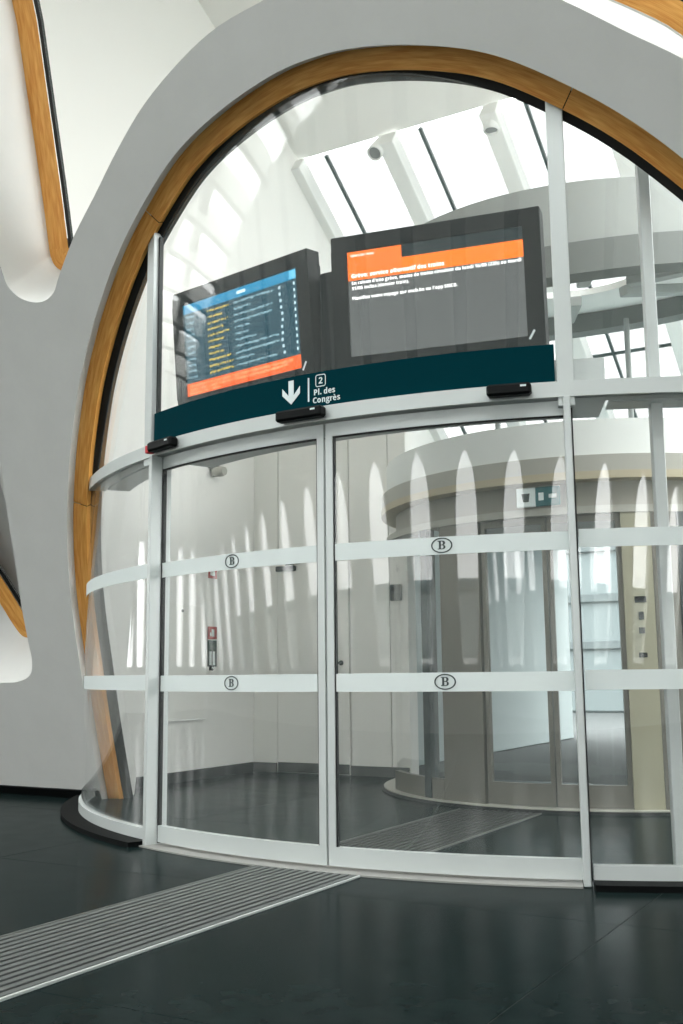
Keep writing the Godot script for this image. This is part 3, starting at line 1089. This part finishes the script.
# ---------------------------------------------------------------- inner round glass vestibule
func build_drum() -> void:
	var o := base("glass_drum", Transform3D(Basis.IDENTITY, drum_at))
	tag(o, "round inner glass vestibule with grey fascia behind the sliding doors", "vestibule")
	var add := func(called: String, mat: Material, r0: float, r1: float, h0: float, h1: float, a0: float, a1: float) -> MeshInstance3D:
		var p := MB.new()
		p.ring(r0, r1, h0, h1, a0, a1, 3.0)
		return put(called, p, mat, o)
	var ax := 6.6
	add.call("base_plate", M.fascia, 1.70, 1.95, 0.0, 0.03, -90.0 , 90.0)
	add.call("base_edge", M.black, 1.95, 1.965, 0.0, 0.022, -90.0, 90.0)
	add.call("bottom_rail", M.steel_panel, 1.83, 1.88, 0.03, 0.19, -52.0, -23.5)
	add.call("bottom_rail", M.steel_panel, 1.83, 1.88, 0.03, 0.19, 36.5, 88.0)
	add.call("glass_pane", M.glass, 1.85, 1.865, 0.19, 2.21, -52.0, -31.0)
	add.call("glass_pane", M.glass, 1.85, 1.865, 0.19, 2.21, -28.3, -23.5)
	add.call("glass_pane", M.glass, 1.85, 1.865, 0.19, 2.21, 39.0, 88.0)
	add.call("dark_post", M.dark_frame, 1.80, 1.89, 0.03, 2.21, -31.0, -28.3)
	add.call("dark_post", M.dark_frame, 1.80, 1.89, 0.03, 2.21, 36.5, 39.0)
	add.call("jamb_panel", M.steel_panel, 1.83, 1.88, 0.03, 2.21, -23.4, -10.9)
	add.call("jamb_panel", M.beige_jamb, 1.83, 1.88, 0.03, 2.21, 23.6, 30.4)
	add.call("jamb_panel", M.steel_panel, 1.83, 1.88, 0.03, 2.21, 30.5, 36.4)
	add.call("transom", M.fascia, 1.80, 1.89, 2.21, 2.265, -88.0, 88.0)
	add.call("lining_band", M.lining, 1.74, 1.80, 2.265, 2.47, -88.0, 88.0)
	add.call("fascia_lip", M.fascia_lip, 1.76, 1.935, 2.465, 2.525, -90.0, 90.0)
	add.call("fascia", M.fascia, 1.76, 1.93, 2.525, 2.65, -90.0, 90.0)
	add.call("parapet", M.parapet, 1.80, 1.88, 2.65, 2.935, -90.0, 90.0)
	var cap := MB.new()
	var disc := PackedVector2Array()
	for i in 48:
		disc.append(Vector2(cos(TAU * i / 48), sin(TAU * i / 48)) * 1.79)
	cap.prism(disc, 0.0, 0.06)
	put("roof", cap, M.lining, o, Transform3D(Basis(Vector3.RIGHT, -PI / 2), Vector3(0, 2.49, 0)))
	for s in [-1, 1]:
		var a0: float = ax + 0.12 * s
		var a1: float = ax + 17.0 * s
		var lo := minf(a0, a1)
		var hi := maxf(a0, a1)
		var leaf: MeshInstance3D = add.call("door_leaf", M.glass, 1.835, 1.85, 0.20, 2.15, lo, hi)
		for b in [[0.035, 0.20, lo, hi], [2.15, 2.205, lo, hi], [0.20, 2.15, lo, lo + 1.1], [0.20, 2.15, hi - 1.1, hi]]:
			var p := MB.new()
			p.ring(1.825, 1.86, b[0], b[1], b[2], b[3], 3.0)
			put("leaf_frame", p, M.steel_panel, leaf)
	# pictogram sign over the inner doors
	var sg := base("pictogram_sign", Transform3D(Basis.IDENTITY, drum_at) * on_round(1.90, 5.0, 2.355))
	tag(sg, "teal and white pictogram sign over the inner round doors", "sign")
	var b := MB.new()
	b.box(Vector3(0.085, 0, 0), Vector3(0.19, 0.15, 0.02), 0.004)
	put("teal_panel", b, M.sign_teal_light, sg)
	b = MB.new()
	b.box(Vector3(-0.085, 0, 0), Vector3(0.148, 0.15, 0.02), 0.004)
	put("white_panel", b, M.print_white, sg)
	b = MB.new()
	b.prism(PackedVector2Array([Vector2(-0.032, 0.03), Vector2(0.032, 0.03), Vector2(0.022, -0.035), Vector2(-0.022, -0.035)]), 0.010, 0.012)
	put("pictogram", b, M.print_dark, sg, Transform3D(Basis.IDENTITY, Vector3(-0.085, 0, 0)))
	b = MB.new()
	b.box(Vector3(0.035, 0.0, 0.011), Vector3(0.04, 0.06, 0.003))
	put("pictogram", b, M.print_white, sg)
	b = MB.new()
	b.box(Vector3(0.125, 0.0, 0.011), Vector3(0.06, 0.03, 0.003))
	put("pictogram", b, M.print_white, sg)
	# stickers on the right jamb
	var st := [[1.55, 0.085, 0.045, "wide dark sticker topmost on the beige door jamb"], [1.43, 0.036, 0.058, "narrow dark sticker second from top on the beige jamb"], [1.32, 0.042, 0.045, "square dark sticker third from top on the beige jamb"], [1.14, 0.06, 0.036, "small dark sticker lowest on the beige door jamb"]]
	for s in st:
		b = MB.new()
		b.box(Vector3.ZERO, Vector3(s[1], s[2], 0.006), 0.001)
		tag(put("jamb_sticker", b, M.sensor_black, self, Transform3D(Basis.IDENTITY, drum_at) * on_round(1.883, 27.2, s[0])), s[3], "sticker", "dark stickers on the beige jamb")


func build_canopy() -> void:
	var o := base("round_canopy", Transform3D(Basis.IDENTITY, drum_at))
	tag(o, "grey round canopy ring hanging under the skylight above the inner doors", "canopy")
	var low := func(r: float, a: float) -> float: return 4.08 + (1.9 - r * cos(a)) * 0.19
	var high := func(r: float, a: float) -> float: return 4.87 + (1.9 - r * cos(a)) * 0.065
	var p := MB.new()
	p.arc(1.80, 1.88, 72, 1, func(u: float, v: float) -> Vector2:
		var a := TAU * u - PI
		return Vector2(a, lerpf(low.call(1.88, a) + 0.26, high.call(1.88, a), v)))
	put("drum_face", p, M.drum_grey, o)
	p = MB.new()
	p.arc(1.72, 1.93, 72, 1, func(u: float, v: float) -> Vector2:
		var a := TAU * u - PI
		return Vector2(a, lerpf(low.call(1.9, a), low.call(1.9, a) + 0.26, v)))
	put("ring_beam", p, M.drum_dark, o)
	p = MB.new()
	for i in 72:
		var a := TAU * i / 72
		var b := TAU * (i + 1) / 72
		var at := func(r: float, g: float, y: float) -> Vector3: return Vector3(r * sin(g), low.call(r, g) + y, r * cos(g))
		p.quad(at.call(0.5, a, 0.24), at.call(0.5, b, 0.24), at.call(1.76, b, 0.24), at.call(1.76, a, 0.24), Vector3.DOWN)
		p.quad(at.call(0.5, a, 0.30), at.call(0.5, b, 0.30), at.call(1.76, b, 0.30), at.call(1.76, a, 0.30), Vector3.UP)
		p.quad(at.call(0.5, a, 0.24), at.call(0.5, b, 0.24), at.call(0.5, b, 0.30), at.call(0.5, a, 0.30), -Vector3(sin(a), 0, cos(a)))
	put("soffit", p, M.bright_white, o)
	for k in 6:
		var a := TAU * (k + 0.35) / 6.0
		var r := MB.new()
		var e := Vector3(sin(a), 0, cos(a))
		r.bar(e * 0.5 + Vector3(0, low.call(0.5, a) + 0.19, 0), e * 1.74 + Vector3(0, low.call(1.74, a) + 0.19, 0), Vector3.UP.cross(e), 0.12, 0.1, 0.01)
		put("spoke", r, M.drum_grey, o)
	for k in 3:
		var a := deg_to_rad(130.0 + 50.0 * k)
		var r := MB.new()
		var e := Vector3(sin(a), 0, cos(a)) * 1.7
		r.lathe(e + Vector3(0, 2.5, 0), e + Vector3(0, low.call(1.7, a) + 0.1, 0), [[0, 0], [0, 0.03], [1, 0.03], [1, 0]], 12)
		put("leg", r, M.drum_grey, o)


# ---------------------------------------------------------------- smaller things
func build_wall_things() -> void:
	# white post inside the fixed pane
	var b := MB.new()
	b.box(Vector3(0, 2.1, 0), Vector3(0.062, 4.2, 0.062), 0.004)
	tag(put("lobby_post", b, M.aluminium, self, on_round(3.86, 26.2, 0.0)), "slender white square post standing close behind the fixed glass", "post")
	# wall frame: its z looks out of the side wall
	var side := func(h: float, z: float) -> Transform3D: return Transform3D(Basis(Vector3.UP, PI / 2), Vector3(-3.717, h, z))
	b = MB.new()
	b.box(Vector3(0, 0, 0.006), Vector3(0.62, 1.13, 0.012), 0.003)
	var hatch := base("service_hatch", side.call(1.165, 0.57))
	tag(hatch, "flush white service hatch with a small lock on the side wall", "hatch")
	put("panel", b, M.panel_white, hatch)
	b = MB.new()
	b.lathe(Vector3(-0.05, 0.5, 0.01), Vector3(-0.05, 0.5, 0.018), [[0, 0.016], [1, 0.016], [1, 0]], 14)
	put("lock", b, M.dark_frame, hatch)
	b = MB.new()
	b.box(Vector3(0, -0.575, 0.012), Vector3(0.66, 0.02, 0.024), 0.004)
	put("ledge", b, M.bright_white, hatch)
	var specs := [[2.09, 0.13, "sign_red", "small red fire sign alone high on the white side wall"], [1.46, 0.13, "sign_red", "small red fire sign directly above the green sign"], [1.325, 0.12, "sign_green", "dark green safety sign under the red fire sign"], [1.20, 0.17, "print_dark", "white notice with dark print under the green sign"]]
	for s in specs:
		var o := base("wall_sign", side.call(s[0], 0.115))
		tag(o, s[3], "sign", "safety signs on the side wall")
		b = MB.new()
		b.box(Vector3(0, 0, 0.004), Vector3(0.15, s[1], 0.008), 0.002)
		put("plate", b, M[s[2]], o)
		b = MB.new()
		if s[2] == "sign_red":
			b.box(Vector3(0.005, 0.0, 0.009), Vector3(0.045, 0.075, 0.002))
			b.box(Vector3(-0.035, -0.015, 0.009), Vector3(0.02, 0.04, 0.002))
			put("pictogram", b, M.print_white, o)
		elif s[2] == "print_dark":
			for k in 2:
				b.box(Vector3(-0.035 + 0.06 * k, 0.0, 0.009), Vector3(0.035, 0.14, 0.002))
			put("printed_block", b, M.print_white, o)
	var kn := base("key_box", side.call(1.10, 0.14))
	tag(kn, "small black key box under the printed notice", "key box")
	b = MB.new()
	b.box(Vector3(0, 0, 0.015), Vector3(0.05, 0.05, 0.03), 0.006)
	put("case", b, M.sensor_black, kn)
	b = MB.new()
	b.lathe(Vector3(0, 0, 0.03), Vector3(0, 0, 0.045), [[0, 0.012], [1, 0.010], [1, 0]], 12)
	put("keyhole", b, M.aluminium, kn)
	var fx := base("wall_fixture", side.call(3.18, 0.13))
	tag(fx, "small grey fixture high on the white side wall", "fixture")
	b = MB.new()
	b.box(Vector3(0, 0.03, 0.02), Vector3(0.16, 0.05, 0.04), 0.008)
	put("bracket", b, M.kick_grey, fx)
	b = MB.new()
	b.lathe(Vector3(0, -0.03, 0.02), Vector3(0, -0.03, 0.16), [[0, 0], [0, 0.05], [0.7, 0.055], [1, 0.045], [1, 0]], 18)
	put("body", b, M.fascia, fx)
	# intercom on the back wall
	var ic := base("intercom", Transform3D(Basis.IDENTITY, Vector3(-1.945, 1.84, -0.6425)))
	tag(ic, "small dark intercom box on the white back wall", "intercom")
	b = MB.new()
	b.box(Vector3(0, 0, 0.025), Vector3(0.12, 0.165, 0.05), 0.008)
	put("case", b, M.dark_frame, ic)
	b = MB.new()
	b.box(Vector3(-0.01, 0.035, 0.051), Vector3(0.06, 0.035, 0.003))
	put("small_window", b, M.sensor_black, ic)
	b = MB.new()
	b.box(Vector3(0.0, -0.035, 0.052), Vector3(0.05, 0.012, 0.004), 0.001)
	put("button", b, M.kick_grey, ic)
	# two spotlights hang from the edge of the ceiling
	for s in [[-2.54, "white cylinder spotlight tilted down, lens showing, under the ceiling edge", 1], [-1.12, "white cylinder spotlight hanging upright under the ceiling edge", 0]]:
		var sp := base("spotlight", Transform3D(Basis.IDENTITY, Vector3(s[0], 7.42, -1.60)))
		tag(sp, s[1], "spotlight", "spotlights under the lobby ceiling edge")
		b = MB.new()
		b.lathe(Vector3(0, 0, 0), Vector3(0.0, -0.14, 0.0), [[0, 0], [0, 0.035], [0.15, 0.035], [0.16, 0.014], [1, 0.014], [1, 0]], 14)
		put("stem", b, M.bright_white, sp)
		var dirn: Vector3 = Vector3(-0.05, -0.75, 0.66).normalized() if s[2] == 1 else Vector3(0, -1, 0.1).normalized()
		var from := Vector3(0.0, -0.11, 0.0) - dirn * 0.03
		b = MB.new()
		b.lathe(from, from + dirn * 0.26, [[0, 0], [0, 0.08], [0.04, 0.09], [1, 0.09], [1, 0.076], [0.92, 0.074]], 22)
		put("body", b, M.bright_white, sp)
		b = MB.new()
		b.lathe(from + dirn * 0.235, from + dirn * 0.245, [[0, 0.076], [1, 0.07], [1, 0]], 22)
		put("lens", b, M.spot_lens, sp)
